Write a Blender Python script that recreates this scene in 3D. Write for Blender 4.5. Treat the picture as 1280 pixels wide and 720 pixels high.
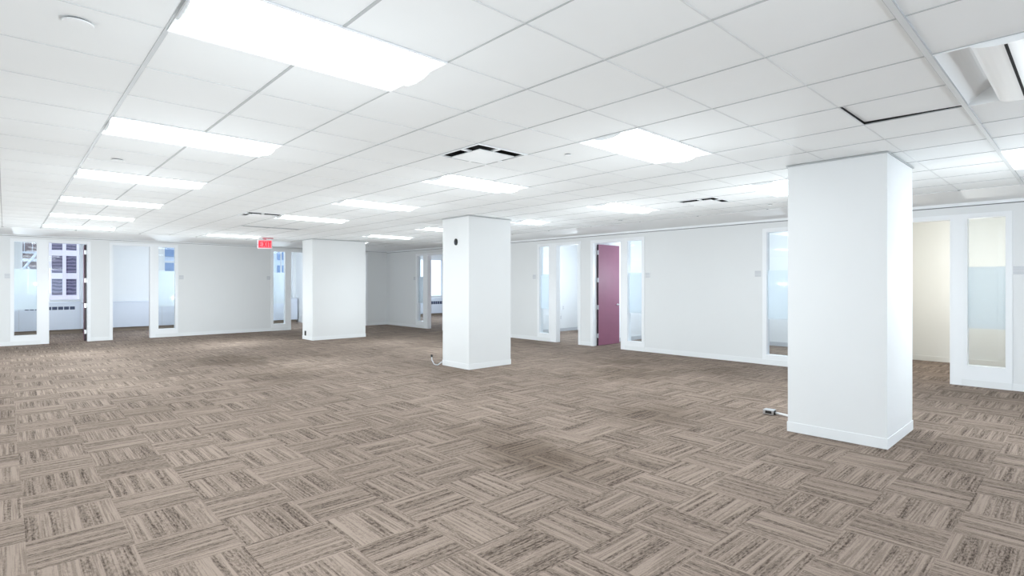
import bpy, bmesh, math, random
from mathutils import Vector, Matrix

for o in list(bpy.data.objects):
    bpy.data.objects.remove(o)
S = bpy.context.scene
C = S.collection
random.seed(7)

# ---------------------------------------------------------------- camera, world, exposure
YAW = math.radians(42.982)
F_PX = 680.31
CAM_H = 1.524
cam_d = bpy.data.cameras.new('camera')
cam = bpy.data.objects.new('camera', cam_d)
C.objects.link(cam)
cam.location = (0, 0, CAM_H)
cam.rotation_euler = (math.pi/2, 0, -YAW)
cam_d.sensor_fit = 'HORIZONTAL'
cam_d.sensor_width = 36.0
cam_d.lens = 36.0*F_PX/1280.0
cam_d.shift_y = -5.0/1280.0
cam_d.clip_start = 0.05
cam_d.clip_end = 200
S.camera = cam

W = bpy.data.worlds.new('world')
S.world = W
W.use_nodes = True
bg = W.node_tree.nodes['Background']
bg.inputs['Color'].default_value = (0.66, 0.80, 1.0, 1)
bg.inputs['Strength'].default_value = 1.7

S.view_settings.view_transform = 'Standard'
S.view_settings.look = 'None'
S.view_settings.gamma = 1.0
S.view_settings.use_curve_mapping = False
S.view_settings.exposure = 0.59

LAMP = 3.4            # radiance of the fluorescent baskets
LAMP_COL = (0.875, 0.955, 1.0)
FILL = 21          # watts of the unseen fill light added in mid-air below each fixture
FILL_OFFICE = 46  # watts of the fill lights added in the offices
DAY = 40              # watts per window area light behind the camera

def day_fill(name, loc, rot, sx, sy, power, col=(0.86, 0.93, 1.0)):
    l = bpy.data.lights.new(name, 'AREA')
    l.shape = 'RECTANGLE'; l.size = sx; l.size_y = sy
    l.energy = power; l.color = col
    o = bpy.data.objects.new(name, l); C.objects.link(o)
    o.location = loc; o.rotation_euler = rot
    return o
# daylight: area lights added at the unseen back windows, lifting the ceiling
for k, wx in enumerate((-1.6, 2.2, 6.0)):
    day_fill('daylight', (wx, -3.62, 1.75), (math.pi/2, 0, math.pi), 2.4, 1.5, DAY*3.0)

# ---------------------------------------------------------------- helpers
def lin(r, g, b):
    f = lambda c: (c/255/12.92) if c/255 <= 0.04045 else ((c/255+0.055)/1.055)**2.4
    return (f(r), f(g), f(b), 1)

def mat(name, col, rough=0.6, metal=0.0, noise=0.0, nscale=8.0, bump=0.0, bscale=200.0, emit=None, estr=0, spec=0.5):
    m = bpy.data.materials.new(name); m.use_nodes = True
    nt = m.node_tree; p = nt.nodes['Principled BSDF']
    p.inputs['Base Color'].default_value = col
    p.inputs['Roughness'].default_value = rough
    p.inputs['Metallic'].default_value = metal
    p.inputs['Specular IOR Level'].default_value = spec
    tc = nt.nodes.new('ShaderNodeTexCoord')
    if noise:
        n = nt.nodes.new('ShaderNodeTexNoise'); n.inputs['Scale'].default_value = nscale
        nt.links.new(tc.outputs['Object'], n.inputs['Vector'])
        mx = nt.nodes.new('ShaderNodeMix'); mx.data_type = 'RGBA'
        mx.inputs[6].default_value = tuple(c*(1-noise) for c in col[:3])+(1,)
        mx.inputs[7].default_value = tuple(min(1, c*(1+noise)) for c in col[:3])+(1,)
        nt.links.new(n.outputs['Fac'], mx.inputs[0])
        nt.links.new(mx.outputs[2], p.inputs['Base Color'])
    if bump:
        n = nt.nodes.new('ShaderNodeTexNoise'); n.inputs['Scale'].default_value = bscale
        nt.links.new(tc.outputs['Object'], n.inputs['Vector'])
        b = nt.nodes.new('ShaderNodeBump'); b.inputs['Strength'].default_value = bump
        b.inputs['Distance'].default_value = 0.002
        nt.links.new(n.outputs['Fac'], b.inputs['Height'])
        nt.links.new(b.outputs['Normal'], p.inputs['Normal'])
    if emit:
        p.inputs['Emission Color'].default_value = emit
        p.inputs['Emission Strength'].default_value = estr
    return m

def box(bm, x0, x1, y0, y1, z0, z1):
    vs = [bm.verts.new((x, y, z)) for x in (x0, x1) for y in (y0, y1) for z in (z0, z1)]
    for f in ((0, 1, 3, 2), (4, 6, 7, 5), (0, 4, 5, 1), (2, 3, 7, 6), (0, 2, 6, 4), (1, 5, 7, 3)):
        bm.faces.new([vs[i] for i in f])

def quad(bm, pts):
    bm.faces.new([bm.verts.new(p) for p in pts])

def cyl(bm, p0, p1, r0, r1=None, n=20, caps=True):
    r1 = r0 if r1 is None else r1
    p0, p1 = Vector(p0), Vector(p1)
    d = (p1-p0).normalized()
    u = d.orthogonal().normalized(); v = d.cross(u)
    a = [bm.verts.new(p0+(u*math.cos(t)+v*math.sin(t))*r0) for t in [2*math.pi*i/n for i in range(n)]]
    b = [bm.verts.new(p1+(u*math.cos(t)+v*math.sin(t))*r1) for t in [2*math.pi*i/n for i in range(n)]]
    for i in range(n):
        bm.faces.new((a[i], a[(i+1) % n], b[(i+1) % n], b[i]))
    if caps:
        bm.faces.new(a[::-1]); bm.faces.new(b)

def tube(bm, pts, r, n=10):
    pts = [Vector(p) for p in pts]
    rings = []
    for i, p in enumerate(pts):
        d = (pts[min(i+1, len(pts)-1)]-pts[max(i-1, 0)]).normalized()
        u = d.cross(Vector((0.13, 0.2, 1))).normalized(); v = d.cross(u)
        rings.append([bm.verts.new(p+(u*math.cos(t)+v*math.sin(t))*r) for t in [2*math.pi*k/n for k in range(n)]])
    for a, b in zip(rings, rings[1:]):
        for k in range(n):
            bm.faces.new((a[k], a[(k+1) % n], b[(k+1) % n], b[k]))
    bm.faces.new(rings[0][::-1]); bm.faces.new(rings[-1])

def obj(name, bm, m, parent=None, bevel=0.0, smooth=False):
    bmesh.ops.recalc_face_normals(bm, faces=bm.faces)
    me = bpy.data.meshes.new(name); bm.to_mesh(me); bm.free()
    me.materials.append(m)
    if smooth:
        for f in me.polygons: f.use_smooth = True
    o = bpy.data.objects.new(name, me); C.objects.link(o)
    if parent: o.parent = parent
    if bevel:
        b = o.modifiers.new('bevel', 'BEVEL'); b.width = bevel; b.segments = 2; b.limit_method = 'ANGLE'
    return o

def struct(name, bm, m, parent=None, **k):
    o = obj(name, bm, m, parent, **k)
    if not parent: o['kind'] = 'structure'
    return o

def sempty(name, loc=(0, 0, 0), rz=0):
    o = bpy.data.objects.new(name, None); C.objects.link(o)
    o.location = loc; o.rotation_euler = (0, 0, rz); o['kind'] = 'structure'
    return o

def thing(name, label, cat, loc=(0, 0, 0), rz=0, group=None):
    o = bpy.data.objects.new(name, None); C.objects.link(o)
    o.location = loc; o.rotation_euler = (0, 0, rz)
    o['label'] = label; o['category'] = cat
    if group: o['group'] = group
    return o

def tag(o, label, cat, group=None):
    o['label'] = label; o['category'] = cat
    if group: o['group'] = group
    return o

def dup(root, loc, rz=None, label=None, group=None):
    r = root.copy(); C.objects.link(r); r.location = loc
    if rz is not None: r.rotation_euler = (0, 0, rz)
    if label: r['label'] = label
    if group: r['group'] = group
    for ch in list(root.children):
        c = ch.copy(); C.objects.link(c); c.parent = r
        for g in list(ch.children):
            d = g.copy(); C.objects.link(d); d.parent = c
    return r

B = bmesh.new

# ---------------------------------------------------------------- materials
M = {}
M['wall'] = mat('wall_paint', (0.78, 0.795, 0.80, 1), 0.6, noise=0.012, nscale=1.5, bump=0.15, bscale=350)
M['wall_in'] = mat('office_paint', (0.85, 0.865, 0.875, 1), 0.6, noise=0.01, nscale=2)
M['cream'] = mat('cream_paint', (0.85, 0.85, 0.815, 1), 0.6, noise=0.01, nscale=2)
M['border'] = mat('drywall_border_paint', (0.88, 0.895, 0.90, 1), 0.6, noise=0.01)
M['frame'] = mat('white_frame_enamel', (0.88, 0.90, 0.92, 1), 0.35)
M['base'] = mat('baseboard_vinyl', (0.83, 0.85, 0.86, 1), 0.4)
M['tile'] = mat('ceiling_tile', (0.86, 0.88, 0.885, 1), 0.9, noise=0.015, nscale=3, bump=0.3, bscale=500, spec=0.1)
M['tee'] = mat('ceiling_tee', (0.47, 0.49, 0.50, 1), 0.5)  # tees are ceiling-coloured; the grey paints in the shadow lines of their edges
M['tee_cross'] = mat('ceiling_cross_tee', (0.69, 0.71, 0.72, 1), 0.5)  # fainter grey for the same shadow lines along the cross tees
M['tee_light'] = mat('ceiling_tee_light', (0.66, 0.68, 0.69, 1), 0.5)
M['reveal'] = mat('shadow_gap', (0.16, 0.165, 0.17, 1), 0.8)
M['void'] = mat('dark_void', (0.012, 0.012, 0.013, 1), 0.9)
M['fix'] = mat('fixture_enamel', (0.90, 0.92, 0.93, 1), 0.4)
M['lamp'] = mat('lit_diffuser', (0.9, 0.9, 0.9, 1), 0.5, emit=LAMP_COL+(1,), estr=LAMP)
M['purple'] = mat('plum_laminate', lin(138, 86, 108), 0.5, noise=0.10, nscale=3)
M['plum_dark'] = mat('plum_door_edge', lin(46, 22, 34), 0.4)
M['steel'] = mat('brushed_steel', (0.62, 0.63, 0.65, 1), 0.3, 0.9)
M['black'] = mat('black_plastic', (0.012, 0.012, 0.012, 1), 0.4)
M['plate'] = mat('grey_plate', lin(205, 208, 212), 0.4)
M['white_pl'] = mat('white_plastic', (0.82, 0.83, 0.84, 1), 0.35)
M['grille'] = mat('radiator_grille', lin(62, 72, 100), 0.5)
M['tan'] = mat('tan_kick_board', lin(150, 136, 122), 0.8)
M['rad'] = mat('radiator_enamel', (0.74, 0.79, 0.88, 1), 0.4)

def frost_mat():
    m = bpy.data.materials.new('frosted_film'); m.use_nodes = True
    nt = m.node_tree; nt.nodes.clear()
    out = nt.nodes.new('ShaderNodeOutputMaterial')
    d = nt.nodes.new('ShaderNodeBsdfDiffuse'); d.inputs['Color'].default_value = (0.86, 0.89, 0.905, 1)
    t = nt.nodes.new('ShaderNodeBsdfTranslucent'); t.inputs['Color'].default_value = (0.90, 0.945, 0.975, 1)
    tr = nt.nodes.new('ShaderNodeBsdfTransparent'); tr.inputs['Color'].default_value = (0.92, 0.96, 1, 1)
    a = nt.nodes.new('ShaderNodeMixShader'); a.inputs[0].default_value = 0.62
    b = nt.nodes.new('ShaderNodeMixShader'); b.inputs[0].default_value = 0.12
    nt.links.new(d.outputs[0], a.inputs[1]); nt.links.new(t.outputs[0], a.inputs[2])
    nt.links.new(a.outputs[0], b.inputs[1]); nt.links.new(tr.outputs[0], b.inputs[2])
    nt.links.new(b.outputs[0], out.inputs['Surface'])
    return m
M['frost'] = frost_mat()

def glass_mat():
    m = bpy.data.materials.new('clear_glass'); m.use_nodes = True
    nt = m.node_tree; nt.nodes.clear()
    out = nt.nodes.new('ShaderNodeOutputMaterial')
    tr = nt.nodes.new('ShaderNodeBsdfTransparent'); tr.inputs['Color'].default_value = (0.95, 0.97, 0.98, 1)
    g = nt.nodes.new('ShaderNodeBsdfGlossy'); g.inputs['Roughness'].default_value = 0.02
    b = nt.nodes.new('ShaderNodeMixShader'); b.inputs[0].default_value = 0.05
    nt.links.new(tr.outputs[0], b.inputs[1]); nt.links.new(g.outputs[0], b.inputs[2])
    nt.links.new(b.outputs[0], out.inputs['Surface'])
    return m
M['glass'] = glass_mat()

# ---- carpet: parquet-laid striped carpet tiles
def carpet_mat():
    m = bpy.data.materials.new('striped_carpet_tiles'); m.use_nodes = True
    nt = m.node_tree; L = nt.links.new
    p = nt.nodes['Principled BSDF']
    p.inputs['Roughness'].default_value = 0.95
    p.inputs['Specular IOR Level'].default_value = 0.1
    def N(t, **k):
        n = nt.nodes.new(t)
        for a, b in k.items(): setattr(n, a, b)
        return n
    def MA(op, a, b=None, c=None, clamp=False):
        n = N('ShaderNodeMath', operation=op); n.use_clamp = clamp
        for i, v in enumerate((a, b, c)):
            if v is None: continue
            if isinstance(v, (int, float)): n.inputs[i].default_value = v
            else: L(v, n.inputs[i])
        return n.outputs[0]
    tc = N('ShaderNodeTexCoord'); sp = N('ShaderNodeSeparateXYZ')
    L(tc.outputs['Object'], sp.inputs[0])
    P = 0.4635
    u = MA('DIVIDE', MA('SUBTRACT', sp.outputs[0], 0.09), P)
    v = MA('DIVIDE', MA('SUBTRACT', sp.outputs[1], 0.60), P)
    iu, iv = MA('FLOOR', u), MA('FLOOR', v)
    odd = MA('FLOORED_MODULO', MA('ADD', iu, iv), 2.0)
    even = MA('SUBTRACT', 1.0, odd)
    across = MA('ADD', MA('MULTIPLY', u, even), MA('MULTIPLY', v, odd))
    along = MA('ADD', MA('MULTIPLY', v, even), MA('MULTIPLY', u, odd))
    cb = N('ShaderNodeCombineXYZ'); L(iu, cb.inputs[0]); L(iv, cb.inputs[1])
    wn = N('ShaderNodeTexWhiteNoise', noise_dimensions='2D'); L(cb.outputs[0], wn.inputs['Vector'])
    rnd = wn.outputs['Value']
    roff = MA('MULTIPLY', rnd, 57.0)
    def noise(sa, sl, detail, rough=0.5, extra=0.0, warp=None):
        c = N('ShaderNodeCombineXYZ')
        L(MA('ADD', MA('MULTIPLY', across, sa), extra), c.inputs[0])
        L(MA('MULTIPLY', along, sl), c.inputs[1]); L(roff, c.inputs[2])
        n = N('ShaderNodeTexNoise'); n.inputs['Scale'].default_value = 1.0
        n.inputs['Detail'].default_value = detail; n.inputs['Roughness'].default_value = rough
        L(c.outputs[0], n.inputs['Vector'])
        return n.outputs['Fac']
    def ramp(x, lo, hi):
        r = N('ShaderNodeMapRange'); r.interpolation_type = 'SMOOTHSTEP'
        r.inputs['From Min'].default_value = lo; r.inputs['From Max'].default_value = hi
        L(x, r.inputs['Value']); return r.outputs[0]
    broad = ramp(noise(12.0, 0.3, 2.0), 0.36, 0.62)            # dark bands
    thin = ramp(noise(38.0, 1.0, 2.5, 0.6, extra=9.0), 0.40, 0.64)   # thin pinstripes
    mott = ramp(noise(44.0, 14.0, 3.0, extra=3.0), 0.40, 0.64)   # mottled yarn in the bands
    fine = noise(80.0, 70.0, 2.0, extra=5.0)
    a = MA('MULTIPLY', broad, MA('ADD', 0.18, MA('MULTIPLY', mott, 0.46)))
    b = MA('ADD', a, MA('MULTIPLY', thin, 0.42))
    b = MA('ADD', b, MA('MULTIPLY', MA('SUBTRACT', fine, 0.5), 0.75))
    b = MA('ADD', b, MA('MULTIPLY', MA('SUBTRACT', rnd, 0.5), 0.10), clamp=True)
    mx = N('ShaderNodeMix', data_type='RGBA')
    mx.inputs[6].default_value = lin(*CARPET_LIGHT); mx.inputs[7].default_value = lin(*CARPET_DARK)
    L(b, mx.inputs[0])
    # darker patches, each with its own ragged shape
    nz = N('ShaderNodeTexNoise'); nz.inputs['Scale'].default_value = 3.0; nz.inputs['Detail'].default_value = 5.0
    L(tc.outputs['Object'], nz.inputs['Vector'])
    tot = None
    for (x, y, rx, ry, s) in DARK_PATCHES:
        dx = MA('DIVIDE', MA('SUBTRACT', sp.outputs[0], x), rx)
        dy = MA('DIVIDE', MA('SUBTRACT', sp.outputs[1], y), ry)
        d = MA('SQRT', MA('ADD', MA('MULTIPLY', dx, dx), MA('MULTIPLY', dy, dy)))
        d = MA('ADD', d, MA('MULTIPLY', MA('SUBTRACT', nz.outputs['Fac'], 0.5), 1.6))
        k = MA('MULTIPLY', MA('SUBTRACT', 1.0, ramp(d, 0.25, 1.25)), s)
        tot = k if tot is None else MA('MAXIMUM', tot, k)
    big = N('ShaderNodeTexNoise'); big.inputs['Scale'].default_value = 0.55; big.inputs['Detail'].default_value = 3
    L(tc.outputs['Object'], big.inputs['Vector'])
    tot = MA('ADD', tot, MA('MULTIPLY', ramp(big.outputs['Fac'], 0.45, 0.72), 0.12), clamp=True)
    m2 = N('ShaderNodeMix', data_type='RGBA'); m2.blend_type = 'MULTIPLY'
    m2.inputs[7].default_value = (0.50, 0.47, 0.43, 1)
    L(tot, m2.inputs[0]); L(mx.outputs[2], m2.inputs[6])
    L(m2.outputs[2], p.inputs['Base Color'])
    bp = N('ShaderNodeBump'); bp.inputs['Strength'].default_value = 0.3; bp.inputs['Distance'].default_value = 0.003
    L(fine, bp.inputs['Height']); L(bp.outputs['Normal'], p.inputs['Normal'])
    return m
CARPET_LIGHT = (158, 142, 130)
CARPET_DARK = (75, 64, 56)
DARK_PATCHES = [(3.47, 3.45, .55, .75, .75), (3.3, 11.8, .8, 1.1, .6), (7.6, 5.4, .9, .8, .5), (5.5, 3.5, .7, .55, .5),
          (3.4, 9.1, .8, 1.0, .45), (3.6, 4.3, .6, .5, .35), (3.5, 2.9, .5, .45, .3), (8.9, 6.3, .7, .5, .4),
          (9.2, 4.4, .5, .4, .3), (1.2, 7.6, .8, .7, .25), (6.4, 1.0, .9, .35, .25), (5.6, 7.5, .6, .6, .3)]
M['carpet'] = carpet_mat()

# ---------------------------------------------------------------- room constants
G = 0.6096; GX0 = 0.57
H = 2.743
XR, YL = 10.55, 18.25           # right wall and far (left-hand) wall planes
XW, YB = GX0-8*G, -6*G          # unseen walls to the left and behind
XE, YE = 13.9, 21.9             # exterior walls of the offices
HO = 2.92                       # office ceiling
T = 0.12

bm = B(); box(bm, XW-0.2, 17.0, YB-0.2, YE+0.2, -0.15, 0.0)
struct('floor', bm, M['carpet'])

# ---------------------------------------------------------------- ceiling: cells, tees, border
LIT = [(0, 4), (0, 8), (0, 12), (0, 16), (0, 20), (0, 24),
       (5, 4), (5, 8), (5, 12), (5, 16), (5, 24),
       (10, 0), (10, 4), (10, 8), (10, 16), (10, 20), (10, 24)]
EXTRA = [(-5, 0), (-5, 4), (-5, 8), (-5, 12), (-5, 16), (-5, 20), (-5, 24), (0, 0), (0, -4), (5, -4), (10, -4)]   # unseen fixtures repeated outside the frame, added for their light
UNLIT = (5, 0)
SMALL = (11, 12)
DIFF = [(4, 6), (11, 6), (4, 16)]
MOVED = (6, 1)
owner = {}
for (i, j) in LIT+EXTRA+[UNLIT]:
    owner[(i, j)] = owner[(i+1, j)] = ('L', i, j)
owner[SMALL] = ('S',)
for c in DIFF: owner[c] = ('D',)+c
owner[MOVED] = ('M',)
cx = lambda i: GX0+G*i
cy = lambda j: G*j
I0, I1, J0, J1 = -8, 14, -6, 26
ZT = H+0.006
bm = B()
for i in range(I0, I1):
    for j in range(J0, J1):
        if (i, j) in owner: continue
        quad(bm, [(cx(i), cy(j), ZT), (cx(i), cy(j+1), ZT), (cx(i+1), cy(j+1), ZT), (cx(i+1), cy(j), ZT)])
ceil = struct('ceiling', bm, M['tile'])
bt, bl, bx_ = B(), B(), B()
for i in range(I0, I1+1):
    for j in range(J0, J1):
        a, b = owner.get((i-1, j)), owner.get((i, j))
        if a and a == b: continue
        w = {0: 0.011, 1: 0.008, 3: 0.006}.get(i, 0.0042)
        box(bt, cx(i)-w, cx(i)+w, cy(j), cy(j+1), H+0.0025, H+0.008)
for j in range(J0, J1+1):
    for i in range(I0, I1):
        a, b = owner.get((i, j-1)), owner.get((i, j))
        if a and a == b: continue
        if j == 1:
            box(bl, cx(i), cx(i+1), cy(j)-0.013, cy(j)+0.013, H-0.0055, H+0.008)
            box(bt, cx(i), cx(i+1), cy(j)+0.013, cy(j)+0.0155, H-0.0052, H+0.008)  # grey edge strips standing for the shadow lines beside the runner
            box(bt, cx(i), cx(i+1), cy(j)-0.0155, cy(j)-0.013, H-0.0052, H+0.008)
        else:
            box(bx_, cx(i), cx(i+1), cy(j)-0.0042, cy(j)+0.0042, H+0.0035, H+0.008)
obj('ceiling_grid', bt, M['tee'], ceil)
obj('cross_tees', bx_, M['tee_cross'], ceil)
obj('main_runner', bl, M['tee_light'], ceil)
bm = B()
box(bm, cx(I1)+.004, XR+0.02, YB, YL, H, H+0.05)
box(bm, XW, cx(I1)+.004, cy(J1)+.004, YL+0.02, H, H+0.05)
obj('drywall_border', bm, M['border'], ceil)
bm = B()   # little dark gaps where runners meet the border
for j in range(J0, J1+1, 2): box(bm, cx(I1)-.004, cx(I1)+.012, cy(j)-.014, cy(j)+.014, H-.002, H+.001)
for i in range(I0, I1+1, 1):
    if i % 2: box(bm, cx(i)-.02, cx(i)+.02, cy(J1)-.004, cy(J1)+.018, H-.002, H+.001)
obj('runner_end', bm, M['void'], ceil)
# plenum slab above everything
bm = B(); box(bm, XW-0.2, 17.0, YB-0.2, YE+0.2, 3.25, 3.4)
struct('trim_1', bm, M['void'])

# ---------------------------------------------------------------- walls with openings
def wall(name, axis, plane, a0, a1, ops, z1, m, thick=T, z0=0.0):
    """axis 'x': wall runs along X at Y=plane..plane+thick ; axis 'y': runs along Y at X=plane.."""
    bm = B()
    def seg(s0, s1, q0, q1):
        if s1-s0 < 1e-4 or q1-q0 < 1e-4: return
        if axis == 'x': box(bm, s0, s1, plane, plane+thick, q0, q1)
        else: box(bm, plane, plane+thick, s0, s1, q0, q1)
    cur = a0
    for (s0, s1, q0, q1) in sorted(ops):
        seg(cur, s0, z0, z1); seg(s0, s1, z0, q0); seg(s0, s1, q1, z1); cur = s1
    seg(cur, a1, z0, z1)
    return struct(name, bm, m)

LT, RT = 2.60, 2.52
# unit: (wall, door range, door hinge side, sidelight range, sidelight z0, door state)
UNITS = [
    ('L', (0.81, 1.62), (0.15, 0.61), 0.22, LT),
    ('L', (2.13, 3.02), (3.19, 3.64), 0.22, LT),
    ('L', (6.94, 7.78), (6.37, 6.79), 0.20, LT),
    ('L', (8.88, 9.70), None, 0.2, LT),
    ('R', (14.65, 15.54), (15.78, 16.20), 0.22, RT),
    ('R', (8.85, 9.63), (9.86, 10.25), 0.19, RT+.02),
    ('R', (7.56, 8.42), (6.99, 7.41), 0.19, RT+.02),
    ('R', (2.80, 3.68), (3.83, 4.27), 0.17, RT),
    ('R', (1.50, 2.40), (0.87, 1.33), 0.29, RT),
]
ops = {'L': [], 'R': []}
for w, d, s, z0, zt in UNITS:
    ops[w].append((d[0], d[1], 0, zt))
    if s: ops[w].append((s[0], s[1], z0, zt))
wall('wall_left', 'x', YL, XW, XR+T, ops['L'], 3.1, M['wall'])
wall('wall_right', 'y', XR, YB, YL, ops['R'], 3.1, M['wall'])
wall('wall_near_left', 'y', XW-T, YB-T, YL+T, [], 3.1, M['wall'])
backwin = [(wx-1.3, wx+1.3, 0.9, 2.55) for wx in (-1.6, 2.2, 6.0)]
wall('wall_back', 'x', YB-T, XW, XR+T, backwin, 3.1, M['wall'])

# wall-top moulding with the shadow gap below it painted as a dark strip
bm = B()
box(bm, XR-0.012, XR+.005, YB, YL, H-0.045, H+.01); box(bm, XW, XR, YL-0.012, YL+.005, H-0.022, H+.01)
struct('trim_2', bm, M['frame'])
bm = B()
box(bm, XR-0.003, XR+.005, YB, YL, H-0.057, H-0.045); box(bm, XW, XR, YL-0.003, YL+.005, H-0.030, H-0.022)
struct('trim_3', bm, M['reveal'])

# ---------------------------------------------------------------- door/sidelight units
def place(w, a, depth, z):      # a along the wall, depth: + into office
    return (a, YL+depth, z) if w == 'L' else (XR+depth, a, z)

def wbox(bm, w, a0, a1, d0, d1, z0, z1):
    if w == 'L': box(bm, a0, a1, YL+d0, YL+d1, z0, z1)
    else: box(bm, XR+d0, XR+d1, a0, a1, z0, z1)

frost_z = {'L': (0.88, 1.90), 'R': (0.86, 1.78)}
wn = 0
for n, (w, d, s, z0, zt) in enumerate(UNITS, 1):
    e = sempty('door_%d' % n)
    c = 0.055
    bm = B()      # casing: jamb lining + face bars around door
    for dd0, dd1 in ((-0.014, 0.0), (T, T+0.014)):
        wbox(bm, w, d[0]-c, d[0], dd0, dd1, 0, zt+c)
        wbox(bm, w, d[1], d[1]+c, dd0, dd1, 0, zt+c)
        wbox(bm, w, d[0], d[1], dd0, dd1, zt, zt+c)
    wbox(bm, w, d[0]-.001, d[0]+0.018, -0.014, T+.014, 0, zt)
    wbox(bm, w, d[1]-0.018, d[1]+.001, -0.014, T+.014, 0, zt)
    wbox(bm, w, d[0]+.018, d[1]-.018, -0.014, T+.014, zt-0.018, zt+.001)
    obj('door_frame', bm, M['frame'], e)
    if s:
        wn += 1
        g = sempty('window_%d' % wn)
        bm = B(); b = 0.018
        lo, hi = min(s[0], d[0] if s[0] > d[0] else s[0]), s[1]
        # face bars: outer stile, head, bottom panel, and the wide mullion next to the door
        if s[0] > d[1]: m0, m1, o0, o1 = d[1]+c, s[0], s[1], s[1]+c
        else: m0, m1, o0, o1 = s[1], d[0]-c, s[0]-c, s[0]
        for dd0, dd1 in ((-0.014, 0.0), (T, T+0.014)):
            wbox(bm, w, m0, m1, dd0, dd1, 0, zt+c)
            wbox(bm, w, o0, o1, dd0, dd1, 0, zt+c)
            wbox(bm, w, s[0], s[1], dd0, dd1, zt, zt+c)
            wbox(bm, w, s[0], s[1], dd0, dd1, 0, z0)
        wbox(bm, w, s[0]-.001, s[0]+b, -0.014, T+.014, z0, zt); wbox(bm, w, s[1]-b, s[1]+.001, -0.014, T+.014, z0, zt)
        wbox(bm, w, s[0]+b, s[1]-b, -0.014, T+.014, z0-.001, z0+b); wbox(bm, w, s[0]+b, s[1]-b, -0.014, T+.014, zt-b, zt+.001)
        obj('window_frame', bm, M['frame'], g)
        bm = B(); wbox(bm, w, s[0]+b, s[1]-b, 0.057, 0.063, z0+b, zt-b)
        obj('pane', bm, M['glass'], g)
        f0, f1 = frost_z[w]
        bm = B(); wbox(bm, w, s[0]+b, s[1]-b, 0.0645, 0.0655, f0, f1)
        obj('frosted_film', bm, M['frost'], g)

# ---- door leaves (plum laminate), local: hinge at origin, leaf along +X, thickness along +Y
def door_leaf(parent, loc, rz, width, height, hinge_side=1):
    e = bpy.data.objects.new('door_leaf', None)
    bm = B(); box(bm, 0.0, width, -0.022, 0.022, 0.008, height)
    leaf = obj('door_leaf', bm, M['purple'], parent, bevel=0.002)
    bpy.data.objects.remove(e)
    leaf.location = loc; leaf.rotation_euler = (0, 0, rz)
    bm = B(); box(bm, -0.006, -0.0005, -0.024, 0.024, 0.008, height)
    obj('hinge_edge', bm, M['plum_dark'], leaf)
    for z in (0.25, 0.95, 1.62, height-0.2):
        bm = B(); box(bm, -0.009, -0.006, -0.022, 0.022, z-0.055, z+0.055)
        cyl(bm, (-0.014, hinge_side*0.03, z-0.055), (-0.014, hinge_side*0.03, z+0.055), 0.008, n=10)
        obj('hinge', bm, M['steel'], leaf)
    for s in (-1, 1):
        bm = B()
        cyl(bm, (width-0.07, s*0.022, 1.0), (width-0.07, s*0.032, 1.0), 0.026)
        cyl(bm, (width-0.07, s*0.032, 1.0), (width-0.07, s*0.07, 1.0), 0.009)
        tube(bm, [(width-0.065, s*0.068, 1.0), (width-0.12, s*0.07, 1.0), (width-0.185, s*0.066, 0.998)], 0.009)
        obj('handle', bm, M['steel'], leaf, smooth=True)
    bm = B(); box(bm, width-.0005, width+0.002, -0.012, 0.012, 0.93, 1.07)
    obj('latch_plate', bm, M['steel'], leaf)
    return leaf
D = {o.name: o for o in C.objects if o.name.startswith('door_') and o.type == 'EMPTY'}
R90 = math.pi/2
door_leaf(D['door_1'], (1.572, YL+T+.025, 0), R90-0.06, 0.80, LT-.03, -1)
door_leaf(D['door_2'], (2.135, YL+T+.035, 0), R90+0.28, 0.86, LT-.03, 1)
#door_leaf(D['door_3'], (6.955, YL+T+.035, 0), R90+0.10, 0.82, LT-.03, 1)
door_leaf(D['door_4'], (9.672, YL+T+.025, 0), R90, 0.82, LT-.03, -1)
door_leaf(D['door_5'], (XR+T+.025, 14.68, 0), -0.25, 0.86, RT-.03, 1)
door_leaf(D['door_7'], (XR+T+.025, 8.375, 0), 0.0, 0.86, RT-.02, -1)
door_leaf(D['door_8'], (XR+T+.025, 2.85, 0), -0.2, 0.86, RT-.03, 1)

# ---------------------------------------------------------------- offices
wall('wall_exterior', 'x', YE, XW, 16.6, [(0.33, 1.80, 0.98, 2.85), (4.0, 5.5, 0.98, 2.85), (7.68, 8.42, 0.98, 2.85), (13.6, 15.85, 0.90, 2.75)], 3.2, M['wall_in'], thick=0.3)
wall('wall_exterior_side', 'y', XE, YB, 11.75, [(9.2, 11.2, 0.95, 2.6), (6.0, 8.2, 0.95, 2.6)], 3.2, M['wall_in'], thick=0.3)
wall('wall_closet_back', 'y', 13.4, YB, 2.55, [], 3.2, M['cream'])
wall('wall_corner_office_side', 'y', 16.5, 13.0, YE+.3, [(14.5, 17.5, 0.9, 2.6)], 3.2, M['wall_in'])
for k, (ax, pl, a0, a1, mm) in enumerate([
        ('y', 1.82, YL+T, YE, 'wall_in'), ('y', 5.75, YL+T, YE, 'wall_in'), ('y', 8.55, YL+T, YE, 'wall_in'), ('y', 10.5, YL+T, YE, 'wall_in'),
        ('y', XW-T, YL+T, YE, 'wall_in'),
        ('x', 2.55, XR+T, XE, 'cream'), ('x', 5.65, XR+T, XE, 'wall_in'), ('x', 8.60, XR+T, XE, 'wall_in'), ('x', 11.75, XR+T, XE, 'wall_in'), ('x', 13.0, XR+T, 16.6, 'wall_in'),
        ('x', -3.3, XR+T, XE, 'cream')]):
    th = 0.12 if k != 0 else 0.10
    bm = B()
    if ax == 'y': box(bm, pl, pl+th, a0, a1, 0, 3.1)
    else: box(bm, a0, a1, pl, pl+th, 0, 3.1)
    struct('wall_partition_%d' % (k+1), bm, M[mm])
bm = B()
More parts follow.
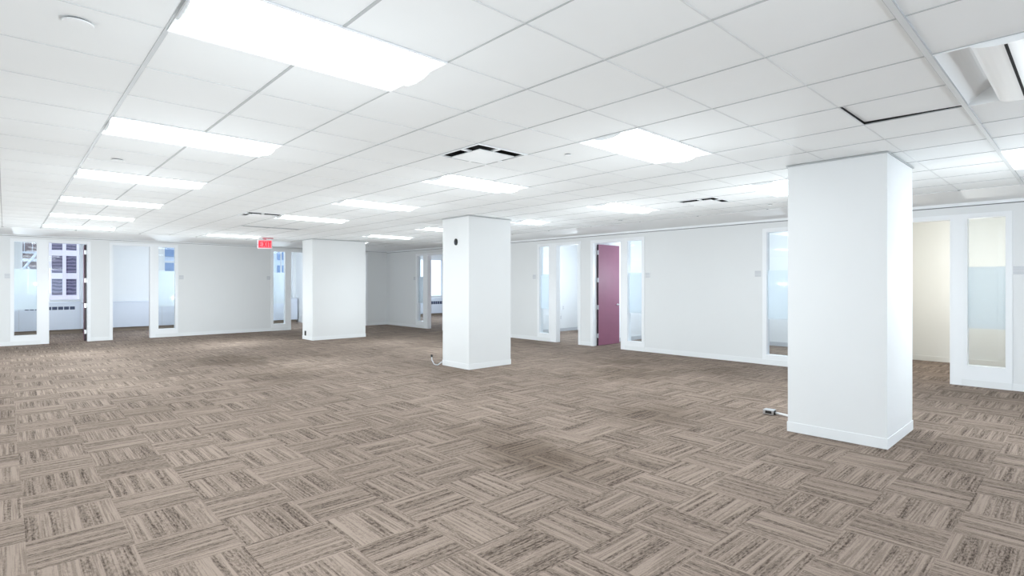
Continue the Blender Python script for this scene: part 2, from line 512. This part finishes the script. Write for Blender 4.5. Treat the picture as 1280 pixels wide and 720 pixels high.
box(bm, XW, XR+T, YL+T, YE, HO, HO+.05); box(bm, XR+T, 16.6, YB, YE, HO, HO+.05)
struct('ceiling_offices', bm, M['tile'])
# office baseboards
bm = B()
box(bm, XR+T, 13.4, 2.537, 2.55, 0, .1); box(bm, 13.387, 13.4, YB, 2.537, 0, .1)
struct('baseboard_closet', bm, M['cream'])
bm = B()
box(bm, XR+T, XE, 11.737, 11.75, 0, .1); box(bm, XR+T, XE, 8.587, 8.60, 0, .1); box(bm, XE-.013, XE, 2.7, 5.65, 0, .1)
struct('baseboard_offices', bm, M['plate'])
bm = B()
def skirts(bm, w, a0, a1):
    cur = a0
    for (n, dd, s, z0, zt) in sorted([u for u in UNITS if u[0] == w], key=lambda u: min(u[1][0], u[2][0] if u[2] else 99)):
        lo = min(dd[0], s[0] if s else 99)-.055; hi = max(dd[1], s[1] if s else -99)+.055
        wbox(bm, w, cur, lo, -0.008, 0, 0, 0.1); cur = hi
    wbox(bm, w, cur, a1, -0.008, 0, 0, 0.1)
skirts(bm, 'L', XW, XR); struct('baseboard_left', bm, M['base'])
bm = B(); skirts(bm, 'R', YB, YL-.01); struct('baseboard_right', bm, M['base'])
bm = B()
for (n, dd, s, z0, zt) in [u for u in UNITS if u[2]]:
    wbox(bm, n, s[0]-.05, s[1]+.05, -0.02, -0.0142, 0, 0.1)
struct('baseboard_sidelights', bm, M['base'])

# exterior windows
def ext_window(no, x0, x1, z0, z1, rails=(), mull=()):
    e = sempty('window_%d' % no)
    bm = B(); f = 0.06; y0, y1 = YE+.12, YE+.19
    box(bm, x0, x0+f, y0, y1, z0, z1); box(bm, x1-f, x1, y0, y1, z0, z1)
    box(bm, x0+f, x1-f, y0, y1, z0, z0+f); box(bm, x0+f, x1-f, y0, y1, z1-f, z1)
    for z in rails: box(bm, x0+f, x1-f, y0, y1, z-.025, z+.025)
    for x in mull: box(bm, x-.02, x+.02, y0+.01, y1-.01, z0+f, z1-f)
    box(bm, x0, x1, YE-.02, y0, z0-.03, z0)
    obj('window_frame', bm, M['frame'], e)
    bm = B(); box(bm, x0+f, x1-f, YE+.15, YE+.155, z0+f, z1-f)
    obj('pane', bm, M['glass'], e)
ext_window(21, 0.33, 1.80, 0.98, 2.85)
ext_window(22, 4.0, 5.5, 0.98, 2.85, rails=(2.3,))
ext_window(23, 7.68, 8.42, 0.98, 2.85, mull=(8.02,))
ext_window(24, 13.6, 15.85, 0.90, 2.75)
for no, x, y0, y1, z0, z1 in ((25, XE+.12, 9.2, 11.2, .95, 2.6), (26, XE+.12, 6.0, 8.2, .95, 2.6), (27, 16.52, 14.5, 17.5, .9, 2.6)):
    e = sempty('window_%d' % no); bm = B(); f = .06
    box(bm, x, x+.06, y0, y0+f, z0, z1); box(bm, x, x+.06, y1-f, y1, z0, z1)
    box(bm, x, x+.06, y0+f, y1-f, z0, z0+f); box(bm, x, x+.06, y0+f, y1-f, z1-f, z1)
    box(bm, x, x+.06, (y0+y1)/2-.03, (y0+y1)/2+.03, z0+f, z1-f)
    obj('window_frame', bm, M['frame'], e)
for no, wx in zip((28, 29, 30), (-1.6, 2.2, 6.0)):
    e = sempty('window_%d' % no); bm = B(); f = .06; y = YB-.1
    box(bm, wx-1.3, wx-1.24, y, y+.06, .9, 2.55); box(bm, wx+1.24, wx+1.3, y, y+.06, .9, 2.55)
    box(bm, wx-1.24, wx+1.24, y, y+.06, .9, .96); box(bm, wx-1.24, wx+1.24, y, y+.06, 2.49, 2.55)
    box(bm, wx-.03, wx+.03, y, y+.06, .96, 2.49)
    obj('window_frame', bm, M['frame'], e)

# radiator covers under the exterior windows
def radiator(x0, x1, label, grilles, ztop=0.95, zg=(0.735, 0.83), seams=()):
    t = thing('radiator_cover', label, 'radiator', ((x0+x1)/2, YE-.15, 0), 0, 'radiator covers under the exterior windows')
    w = (x1-x0)/2
    bm = B(); box(bm, -w, w, -.15, .145, .12, ztop); box(bm, -w, w, -.16, .145, ztop-.02, ztop+.012)
    obj('cabinet', bm, M['rad'], t, bevel=.003)
    bm = B(); box(bm, -w+.02, w-.02, -.09, .14, 0, .12)
    obj('toe_kick', bm, M['tan'], t)
    for (g0, g1) in grilles:
        g0 -= (x0+x1)/2; g1 -= (x0+x1)/2
        n = max(1, round((g1-g0)/0.13))
        bm = B()
        for k in range(n):
            a = g0+(g1-g0)*k/n
            box(bm, a+.01, a+(g1-g0)/n-.01, -.154, -.149, zg[0], zg[1])
        obj('grille', bm, M['grille'], t)
    for s in seams:
        s -= (x0+x1)/2; bm = B(); box(bm, s-.004, s+.004, -.153, -.149, .13, ztop-.03); obj('panel_seam', bm, M['plate'], t)
radiator(-1.0, 1.80, 'white radiator cabinet with two rows of dark vents, seen through the far left doorway', [(0.42, 0.76), (0.90, 1.60)], seams=(0.30, 1.72))
radiator(2.0, 5.70, 'white radiator cabinet with a small dark vent, seen through second doorway from the left', [(4.30, 4.42)], seams=(2.5, 3.9))
radiator(5.9, 8.50, 'white radiator cabinet with a small dark vent, behind the glass left of the middle column', [(7.95, 8.05)])
radiator(12.9, 16.4, 'white radiator cabinet with dark vent, in the bright corner office beyond the far doorway', [(14.85, 15.6)], ztop=.82, zg=(.56, .70))

# ---------------------------------------------------------------- what stands outside
M['brick'] = mat('dark_brick', lin(120, 100, 100), 0.9, noise=0.35, nscale=9)
M['pinkframe'] = mat('weathered_window_paint', lin(228, 214, 216), 0.6)
def blind_pane():
    m = mat('dark_pane_with_blinds', lin(92, 84, 100), 0.25)
    nt = m.node_tree; w = nt.nodes.new('ShaderNodeTexWave'); w.bands_direction = 'Z'
    w.inputs['Scale'].default_value = 2.2; w.inputs['Distortion'].default_value = 5; w.inputs['Detail'].default_value = 3
    tc = nt.nodes.new('ShaderNodeTexCoord'); nt.links.new(tc.outputs['Object'], w.inputs['Vector'])
    mx = nt.nodes.new('ShaderNodeMix'); mx.data_type = 'RGBA'
    mx.inputs[6].default_value = lin(70, 62, 84); mx.inputs[7].default_value = lin(132, 120, 138)
    nt.links.new(w.outputs['Fac'], mx.inputs[0]); nt.links.new(mx.outputs[2], nt.nodes['Principled BSDF'].inputs['Base Color'])
    return m
M['dpane'] = blind_pane()
M['bluepane'] = mat('blue_glass_pane', lin(112, 138, 172), 0.2, noise=0.35, nscale=4)
M['pale'] = mat('pale_masonry', lin(205, 212, 222), 0.8, noise=0.08)
t = thing('neighbouring_building', 'dark brick building with pinkish sash windows, across the street through far left doorway', 'building', (0, 30, 0))
bm = B(); box(bm, -9, 3.4, 0.0, 5, -6, 12); obj('facade', bm, M['brick'], t)
for (x0, x1) in ((1.27, 2.43), (-1.6, -0.44), (-4.4, -3.24)):
    for z0 in (-2.4, 0.88, 4.16):
        bm = B(); f = .17; z1 = z0+2.9
        box(bm, x0, x0+f, -.12, 0, z0, z1); box(bm, x1-f, x1, -.12, 0, z0, z1)
        xm = (x0+x1)/2; box(bm, xm-.06, xm+.06, -.12, 0, z0, z1)
        box(bm, x0-.05, x1+.05, -.2, 0, z0-.14, z0)
        for z, hh in ((z0, .17), (z0+.86, .25), (z0+1.84, .24), (z1-.12, .12)): box(bm, x0+f, x1-f, -.11, 0, z, z+hh)
        wf = obj('window', bm, M['pinkframe'], t)
        bm = B()
        box(bm, x0+f, xm-.06, -.05, -.01, z0+.17, z1-.12); box(bm, xm+.06, x1-f, -.05, -.01, z0+.17, z1-.12)
        obj('pane', bm, M['dpane'], wf)
t = thing('fire_escape', 'grey steel fire escape with diagonal braces, outside behind leftmost glass panel', 'fire escape', (0.75, 28.6, 0))
for z in (2.75, 3.35):
    bm = B(); box(bm, -1.2, .35, 0, 1.0, z, z+.05); obj('platform', bm, M['plate'], t)
bm = B()
for k in range(7): cyl(bm, (-1.15+k*.24, .02, 2.8), (-1.15+k*.24, .02, 3.3), .012, n=6)
obj('railing', bm, M['steel'], t)
bm = B(); tube(bm, [(-.35, 0, 1.9), (.2, 0, 2.8)], .045); tube(bm, [(.25, 0, 1.6), (-.1, 0, 2.2)], .03); box(bm, -.8, .3, .0, .06, 2.42, 2.52); obj('brace', bm, M['plate'], t)
bm = B()
for lx in (-1.15, .3): box(bm, lx-.04, lx+.04, .46, .54, -5.9, 2.75)
obj('post', bm, M['plate'], t)
t = thing('office_tower', 'pale office tower with rows of blue glass, beyond the far office windows', 'building', (11, 34, 0))
bm = B(); box(bm, -6.2, 3.2, .0, 6, -6, 22); obj('facade', bm, M['pale'], t)
for k in range(9):
    for z0 in (-1.2, 0.9, 3.0, 5.1):
        bm = B(); x0 = -6.0+k*1.02; box(bm, x0, x0+.78, -.06, 0, z0, z0+1.75); box(bm, x0, x0+.78, -.08, 0, z0+.85, z0+.92)
        obj('window', bm, M['bluepane'], t)
t = thing('street', 'grey street outside, far below the office windows', 'street', (5, 60, -6.4))
bm = B(); box(bm, -70, 70, -45, 60, -.3, .3); obj('asphalt', bm, M['plate'], t)

# ---------------------------------------------------------------- columns
def column(x0, x1, y0, y1, label, group=None):
    t = thing('structural_column', label, 'column', ((x0+x1)/2, (y0+y1)/2, 0))
    a, b = (x1-x0)/2, (y1-y0)/2
    bm = B(); box(bm, -a, a, -b, b, 0, H+.004); obj('shaft', bm, M['wall'], t, bevel=.003)
    bm = B()
    k = .006
    box(bm, -a-k, a+k, -b-k, -b, 0, .1); box(bm, -a-k, a+k, b, b+k, 0, .1)
    box(bm, -a-k, -a, -b, b, 0, .1); box(bm, a, a+k, -b, b, 0, .1)
    obj('baseboard', bm, M['base'], t, bevel=.002)
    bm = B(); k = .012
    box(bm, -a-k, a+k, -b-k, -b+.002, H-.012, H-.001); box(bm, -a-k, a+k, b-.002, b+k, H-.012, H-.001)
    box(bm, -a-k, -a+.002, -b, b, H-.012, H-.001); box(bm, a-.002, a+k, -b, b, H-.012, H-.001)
    obj('ceiling_angle', bm, M['tee'], t)  # wall angle greyed to draw the trim's shadow line at the column head
    return t
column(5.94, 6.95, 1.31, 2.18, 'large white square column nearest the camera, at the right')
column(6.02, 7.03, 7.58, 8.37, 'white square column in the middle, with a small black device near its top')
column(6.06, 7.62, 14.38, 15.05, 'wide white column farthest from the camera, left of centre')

# ---------------------------------------------------------------- ceiling lights
def arcs(w, dz, n=12):      # basket profile, bulging down
    return [(w*math.cos(math.pi*k/n), -dz*math.sin(math.pi*k/n)) for k in range(n+1)]
def make_light(length, lit, name='ceiling_light'):
    t = thing(name, 'x', 'ceiling light')
    Lx, Wy, hb = length, G, 0.13
    e = 0.006
    # curved reflector wings (concave, rising to the centre)
    bm = B(); n = 10
    for s in (-1, 1):
        pr = []
        for k in range(n+1):
            q = k/n
            pr.append((s*(Wy/2-.012-q*(Wy/2-.145)), 0.012+hb*math.sin(q*math.pi/2)*0.75))
        for a, b in zip(pr, pr[1:]):
            quad(bm, [(e, a[0], a[1]), (e, b[0], b[1]), (Lx-e, b[0], b[1]), (Lx-e, a[0], a[1])])
        # end plates
        for x in (e, Lx-e):
            vs = [bm.verts.new((x, y, z)) for y, z in pr]+[bm.verts.new((x, pr[-1][0], 0.004)), bm.verts.new((x, pr[0][0], 0.004))]
            bm.faces.new(vs)
    o = obj('reflector', bm, M['fix'], t, smooth=False)
    # outer flange
    bm = B()
    box(bm, 0, Lx, -Wy/2, -Wy/2+.013, -.003, .014); box(bm, 0, Lx, Wy/2-.013, Wy/2, -.003, .014)
    box(bm, 0, .008, -Wy/2+.013, Wy/2-.013, -.003, .12); box(bm, Lx-.008, Lx, -Wy/2+.013, Wy/2-.013, -.003, .12)
    obj('housing_rim', bm, M['fix'], t)
    # closed back
    bm = B(); box(bm, 0, Lx, -Wy/2, Wy/2, .135, .15); obj('housing', bm, M['fix'], t)
    # basket
    bw, bd = 0.135, 0.032
    prof = arcs(bw, bd)
    bm = B()
    x0, x1 = 0.012, Lx-0.012
    for a, b in zip(prof, prof[1:]):
        quad(bm, [(x0, a[0], a[1]+.004), (x1, a[0], a[1]+.004), (x1, b[0], b[1]+.004), (x0, b[0], b[1]+.004)])
    for s in (-1, 1):     # sides rising into the reflector
        quad(bm, [(x0, s*bw, .004), (x1, s*bw, .004), (x1, s*(bw-.02), .10), (x0, s*(bw-.02), .10)])
    obj('diffuser', bm, M['lamp'] if lit else M['fix'], t, smooth=True)
    for x in (x0-.008, x1+.002):
        bm = B()
        for xa in (x, x+.006):
            bm.faces.new([bm.verts.new((xa, y*1.02, z*1.06+.004)) for y, z in prof])
        vs = list(bm.verts); h = len(vs)//2
        for k in range(h):
            bm.faces.new((vs[k], vs[(k+1) % h], vs[h+(k+1) % h], vs[h+k]))
        obj('end_cap', bm, M['fix'], t)
    if not lit:
        bm = B(); box(bm, x0+.002, x1-.002, -.006, .006, -bd-.0015, -bd+.012); obj('slot', bm, M['void'], t)
    return t
def fill_light(name, power, col):
    l = bpy.data.lights.new(name, 'POINT'); l.energy = power; l.color = col; l.shadow_soft_size = 0.0
    return l
def add_fill(t, data, length):
    o = bpy.data.objects.new('lamp_light', data); C.objects.link(o); o.parent = t; o.location = (length/2, 0, -1.22)  # unseen point light added in mid-air under the fixture to fill the ceiling
    return o
LD = fill_light('lamp_light', FILL, LAMP_COL)
LDF = fill_light('lamp_light_far', FILL*1.25, LAMP_COL)  # stronger added fill for the dimmer far part of the room
LDW = fill_light('lamp_light_far_row', FILL*2.2, LAMP_COL)
LDX = fill_light('lamp_light_corner', FILL*4.0, LAMP_COL)
LDR = fill_light('lamp_light_right_row', FILL*1.4, LAMP_COL)
LDC = fill_light('closet_lamp_light', 22, (1, 0.98, 0.93))
LDO = fill_light('office_lamp_light', FILL_OFFICE, (0.82, 0.92, 1.0))
rows = {0: 'left-hand row', 5: 'middle row', 10: 'right-hand row'}
order = {4: 'nearest', 8: 'second', 12: 'third', 16: 'fourth', 20: 'fifth', 24: 'farthest'}
labels = {
    (0, 4): 'very large glowing recessed ceiling light, nearest in the left-hand row, cut by top edge',
    (0, 8): 'long glowing recessed ceiling light, second nearest in the left-hand row',
    (0, 12): 'glowing recessed ceiling light, third nearest in the left-hand row',
    (0, 16): 'glowing recessed ceiling light, fourth nearest in the left-hand row',
    (0, 20): 'thin glowing recessed ceiling light, second farthest in the left-hand row',
    (0, 24): 'thin glowing recessed ceiling light, farthest in the left-hand row above the left doorways',
    (5, 4): 'bright glowing recessed ceiling light, nearest lit one of the middle row, right of big diffuser',
    (5, 8): 'glowing recessed ceiling light just below the big square air diffuser',
    (5, 12): 'glowing recessed ceiling light between the middle column and the far column, middle row',
    (5, 16): 'glowing recessed ceiling light beside the small far diffuser, left of the far column',
    (5, 24): 'thin glowing recessed ceiling light next to the red exit sign',
    (10, 0): 'glowing recessed ceiling light cut off by the right edge, right of the nearest column',
    (10, 4): 'glowing recessed ceiling light half hidden behind the left side of the nearest column',
    (10, 8): 'glowing recessed ceiling light above the open plum door',
    (10, 16): 'glowing recessed ceiling light half hidden behind the left side of the middle column',
    (10, 20): 'small glowing recessed ceiling light just right of the farthest column top',
    (10, 24): 'recessed ceiling light hidden behind the farthest column',
}
GL = 'recessed fluorescent ceiling lights'
proto = make_light(2*G, True)
add_fill(proto, LD, 2*G)
XLAB = {(0, 0): 'recessed ceiling light straight above the camera', (0, -4): 'recessed ceiling light behind the camera, left-hand row',
        (5, -4): 'recessed ceiling light behind the camera, middle row', (10, -4): 'recessed ceiling light behind the camera, right-hand row'}
for k_, w_ in zip((0, 4, 8, 12, 16, 20, 24), ('nearest', 'second', 'third', 'fourth', 'fifth', 'sixth', 'farthest')):
    XLAB[(-5, k_)] = w_+' recessed ceiling light of the row beyond the left edge of the picture'
first = True
for (i, j) in LIT+EXTRA:
    lab = labels.get((i, j)) or XLAB[(i, j)]
    loc = (cx(i), cy(j)+G/2, H)
    if first:
        proto.location = loc; proto['label'] = lab; proto['group'] = GL; first = False
    else:
        q = dup(proto, loc, 0, lab, GL)
        for c_ in q.children:
            if c_.type == 'LIGHT' and j >= 16: c_.location.z = -1.7
            if c_.type == 'LIGHT': c_.data = LDX if (i, j) == (10, 24) else LDW if j >= 24 else LDF if j >= 16 else LDR if i == 10 else LD
t = make_light(G, True); t.location = (cx(SMALL[0]), cy(SMALL[1])+G/2, H)
add_fill(t, LD, G)
t['label'] = 'short square glowing recessed ceiling light just right of the middle column top'; t['group'] = GL
t = make_light(2*G, False); t.location = (cx(5), cy(0)+G/2, H)
t['label'] = 'unlit recessed ceiling light with dark slot and curved white reflector, top right corner'
# ceiling lights added inside the offices to brighten them
for (x, y, w_) in [(-0.4, 19.6, 'far left office with the braced view'), (3.0, 19.6, 'office behind the second doorway from the left'),
                   (6.4, 19.6, 'office left of the farthest column'), (9.0, 19.9, 'office behind the farthest column'),
                   (13.0, 17.5, 'front of the bright corner office'), (13.0, 20.0, 'back of the bright corner office'),
                   (11.6, 10.2, 'office left of the plum door'), (11.6, 7.0, 'office behind the plum door'),
                   (11.7, 4.3, 'office behind the nearest column'), (11.4, -1.2, 'back of the cream room at the right edge'), (11.4, 1.4, 'front of the cream room at the right')]:
    q = dup(proto, (x, y, HO), 0, 'recessed ceiling light in the '+w_, 'lights inside the side offices')
    for c_ in q.children:
        if c_.type == 'LIGHT' and c_.data == LD: c_.data = LDC if y < 2 else LDO

# ---------------------------------------------------------------- air diffusers
def diffuser(i, j, label):
    t = thing('air_diffuser', label, 'air vent', (cx(i)+G/2, cy(j)+G/2, H), 0, 'square ceiling air diffusers')
    h = G/2-.004; q = .285
    bm = B()
    box(bm, -h, h, -h, -q, -.003, .012); box(bm, -h, h, q, h, -.003, .012)
    box(bm, -h, -q, -q, q, -.003, .012); box(bm, q, h, -q, q, -.003, .012)
    obj('frame', bm, M['fix'], t)
    bm = B(); box(bm, -h, h, -h, h, .11, .12)
    for s in (-1, 1): box(bm, s*h-.004, s*h+.004, -h, h, .012, .11); box(bm, -h, h, s*h-.004, s*h+.004, .012, .11)
    obj('duct_box', bm, M['void'], t)
    p = .212
    bm = B(); box(bm, -p, p, -p, p, -.020, -.010); obj('centre_plate', bm, M['fix'], t, bevel=.003)
    for (a, b, c, d) in ((-q-.01, -p+.02, -.075, -.045), (-.065, -.035, -q-.01, -p+.02), (p-.02, q+.01, .045, .075), (.035, .065, p-.02, q+.01)):
        bm = B(); box(bm, a, b, c, d, -.009, .004); obj('bracket', bm, M['fix'], t)
diffuser(4, 6, 'square white air diffuser with black gaps, in the ceiling just left of centre')
diffuser(11, 6, 'square air diffuser with dark gap in the ceiling left of the nearest column')
diffuser(4, 16, 'small far square air diffuser with dark corner, above the red exit sign')
t = thing('linear_slot_vent', 'long narrow dark slot vent in the ceiling above the red exit sign', 'air vent', (cx(5), cy(20)-.03, H))
bm = B(); box(bm, 0, 1.22, -.045, .045, -.006, .004); obj('frame', bm, M['plate'], t)
bm = B(); box(bm, .03, 1.19, -.028, .028, -.0075, -.0055); obj('slot', bm, M['reveal'], t)

# ---------------------------------------------------------------- displaced tile
t = thing('ceiling_tile', 'loose ceiling tile lifted on one side, showing a dark gap, above the nearest column', 'ceiling tile', (cx(6)+.002, cy(1)+.003, H+.008))
bm = B(); box(bm, 0.002, G-.012, 0.002, G-.010, 0, .014); o = obj('panel', bm, M['tile'], t, bevel=.002)
o.rotation_euler = (math.radians(1.15), math.radians(-0.4), 0)
bm = B()
x0, x1, y0, y1 = cx(6), cx(7), cy(1), cy(2)
box(bm, x0, x1, y0, y1, 3.0, 3.01)
box(bm, x0, x0+.001, y0, y1, H+.007, 3.0); box(bm, x1-.001, x1, y0, y1, H+.007, 3.0); box(bm, x0, x1, y0, y0+.001, H+.007, 3.0); box(bm, x0, x1, y1-.001, y1, H+.007, 3.0)
obj('plenum_opening', bm, M['void'], ceil)

# ---------------------------------------------------------------- sprinkler covers
for (x, y, r, lab) in [(.25, 3.24, .062, 'large round white sprinkler cover at the top left'),
                       (.81, 6.56, .055, 'faint round sprinkler cover between the second and third lights of left row'),
                       (3.89, 3.40, .035, 'small grey sprinkler cap left of the bright light in the middle row'),
                       (8.66, 6.24, .055, 'small dark sprinkler cap in the ceiling above the open plum door'),
                       (8.62, 3.42, .035, 'tiny sprinkler cap in the ceiling just left of the nearest column')]:
    t = thing('sprinkler_cover', lab, 'sprinkler', (x, y, H+.006), 0, 'round ceiling sprinkler covers')
    bm = B(); cyl(bm, (0, 0, .0), (0, 0, -.008), r*.8, n=28); obj('stem', bm, M['reveal'], t)
    bm = B(); cyl(bm, (0, 0, -.008), (0, 0, -.014), r, r*.96, n=28); obj('cover_plate', bm, M['tile'], t)

# ---------------------------------------------------------------- exit sign
M['exit_face'] = mat('exit_face', lin(225, 120, 130), 0.3, emit=lin(255, 90, 110), estr=0.12)
M['exit_red'] = mat('exit_letters', lin(215, 15, 35), 0.4, emit=lin(255, 25, 50), estr=0.45)
t = thing('exit_sign', 'red lit EXIT sign hanging from the ceiling left of the farthest column', 'exit sign', (5.04, 15.0, 2.46), -0.45)
bm = B(); box(bm, -.18, .18, -.025, .025, 0, .23); obj('housing', bm, M['white_pl'], t, bevel=.006)
bm = B(); box(bm, -.168, .168, -.028, -.025, .012, .218); obj('face', bm, M['exit_face'], t)
bm = B()
s = .026; zt_, zb_ = .192, .04; yf0, yf1 = -.032, -.028
def bar(x0, x1, z0, z1): box(bm, x0, x1, yf0, yf1, z0, z1)
def diag(xa, za, xb, zb, w=s/2):
    vs = []
    for y in (yf0, yf1):
        vs.append([bm.verts.new(p) for p in ((xa-w, y, za), (xa+w, y, za), (xb+w, y, zb), (xb-w, y, zb))])
    a, b = vs
    bm.faces.new(a); bm.faces.new(b[::-1])
    for k in range(4): bm.faces.new((a[k], a[(k+1) % 4], b[(k+1) % 4], b[k]))
bar(-.148, -.148+s, zb_, zt_); bar(-.122, -.075, zt_-s, zt_); bar(-.122, -.075, zb_, zb_+s); bar(-.122, -.085, .103, .129)
diag(-.047, zt_, .018, zb_); diag(.018, zt_, -.047, zb_)
bar(.045, .045+s, zb_, zt_)
bar(.085, .155, zt_-s, zt_); bar(.107, .107+s, zb_, zt_-s)
obj('letters', bm, M['exit_red'], t)
bm = B(); box(bm, -.06, .2, -.045, .045, H-2.46-.02, H-2.46); box(bm, -.03, .03, -.02, .02, .23, H-2.46-.02)
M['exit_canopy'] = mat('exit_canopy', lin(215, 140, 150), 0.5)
obj('canopy', bm, M['exit_canopy'], t, bevel=.003)

# ---------------------------------------------------------------- small wall plates and outlets
def sign_plate(w, a, label, z=1.72):
    o_loc = place(w, a, 0, z)
    t = thing('room_sign', label, 'wall sign', o_loc, 0 if w == 'L' else -R90, 'blank grey room sign plates')
    # local: x along wall, -y into the hall
    bm = B(); box(bm, -.066, .066, -.010, 0, -.066, .066); obj('backplate', bm, M['white_pl'], t, bevel=.002)
    bm = B(); box(bm, -.058, .058, -.0125, -.0095, -.01, .058); obj('name_panel', bm, M['plate'], t)
    bm = B(); box(bm, -.058, .058, -.0125, -.0095, -.058, -.014); obj('number_panel', bm, M['plate'], t)
sign_plate('L', .05, 'small grey room sign left of the leftmost glass panel')
sign_plate('L', 3.78, 'small pale room sign right of the second glass panel from the left')
sign_plate('L', 6.24, 'small pale room sign under the exit sign, left of the third glass panel')
sign_plate('R', 16.34, 'small room sign beside the far corner glass panel, left of the middle column')
sign_plate('R', 10.42, 'small pale room sign just right of the middle column')
sign_plate('R', 6.85, 'small grey room sign right of the glass beside the plum door')
sign_plate('R', 4.41, 'small grey room sign left of the glass partly hidden by nearest column')
sign_plate('R', .75, 'small grey square room sign at the right edge')

def outlet(loc, rz, label, m='white_pl', w=.038, h=.06):
    t = thing('wall_outlet', label, 'outlet', loc, rz)
    bm = B(); box(bm, -w, w, -.007, 0, -h, h); obj('cover_plate', bm, M[m], t, bevel=.002)
    bm = B()
    for z in (-h*.45, h*.45): box(bm, -.015, .015, -.010, -.006, z-.014, z+.014)
    obj('socket', bm, M['plate'] if m == 'white_pl' else M['black'], t)
outlet(place('R', 17.26, 0, .5), -R90, 'small white outlet on the far wall between the columns')
outlet((6.06, 14.85, .17), -R90, 'black outlet low on the left side of the farthest column', 'black', .05, .065)
outlet((12.98, 11.75, .76), 0, 'left outlet on the bright office wall left of the plum door')
outlet((13.22, 11.75, .76), 0, 'right grey outlet on the bright office wall left of the plum door')
outlet((13.1, 11.75, .45), 0, 'lower outlet on the bright office wall left of the plum door')
t = thing('wall_speaker', 'small black oval device high on the left side of the middle column', 'wall device', (6.02, 7.95, 2.29))
bm = B()
for k, (r, d) in enumerate([(1, -.001), (1, -.018), (.8, -.024)]):
    pass
prev = None
for (r, d) in [(1.0, 0.0), (1.0, -.018), (.78, -.026)]:
    ring = [bm.verts.new((d, .042*r*math.cos(a), .06*r*math.sin(a))) for a in [2*math.pi*k/28 for k in range(28)]]
    if prev:
        for k in range(28): bm.faces.new((prev[k], prev[(k+1) % 28], ring[(k+1) % 28], ring[k]))
    prev = ring
bm.faces.new(prev)
obj('body', bm, M['black'], t, smooth=True)
bm = B(); cyl(bm, (-.026, 0, -.02), (-.029, 0, -.02), .012, n=16); obj('lens', bm, M['grille'], t)

# power whips left on the carpet
t = thing('power_whip', 'grey junction box on a white flexible cable, on the carpet by the nearest column', 'power cable', (6.56, 2.5, 0))
bm = B()
pts = [(.0, -.325, .07), (-.0, -.26, .05), (.01, -.18, .022), (.0, -.10, .016), (-.02, 0.04, .03)]
tube(bm, pts, .013); obj('conduit', bm, M['white_pl'], t, smooth=True)
bm = B(); box(bm, -.07, .02, .04, .16, .004, .062); obj('junction_box', bm, M['steel'], t, bevel=.006)
bm = B(); box(bm, -.073, -.068, .06, .13, .02, .05); cyl(bm, (-.02, .034, .03), (-.02, .041, .03), .028, n=16); obj('socket', bm, M['black'], t)
bm = B(); box(bm, -.03, .04, -.325, -.29, .03, .11); obj('wall_connector', bm, M['white_pl'], t, bevel=.004)
t = thing('loose_cable', 'short grey cable end curling from the base of the middle column', 'power cable', (5.98, 8.2, 0))
bm = B()
tube(bm, [(.035, .19, .06), (-.02, .19, .03), (-.08, .17, .012), (-.13, .2, .03), (-.15, .25, .11), (-.14, .27, .16)], .011); obj('cable', bm, M['plate'], t, smooth=True)
bm = B(); cyl(bm, (-.14, .27, .155), (-.135, .28, .2), .018, n=12); obj('plug', bm, M['black'], t)
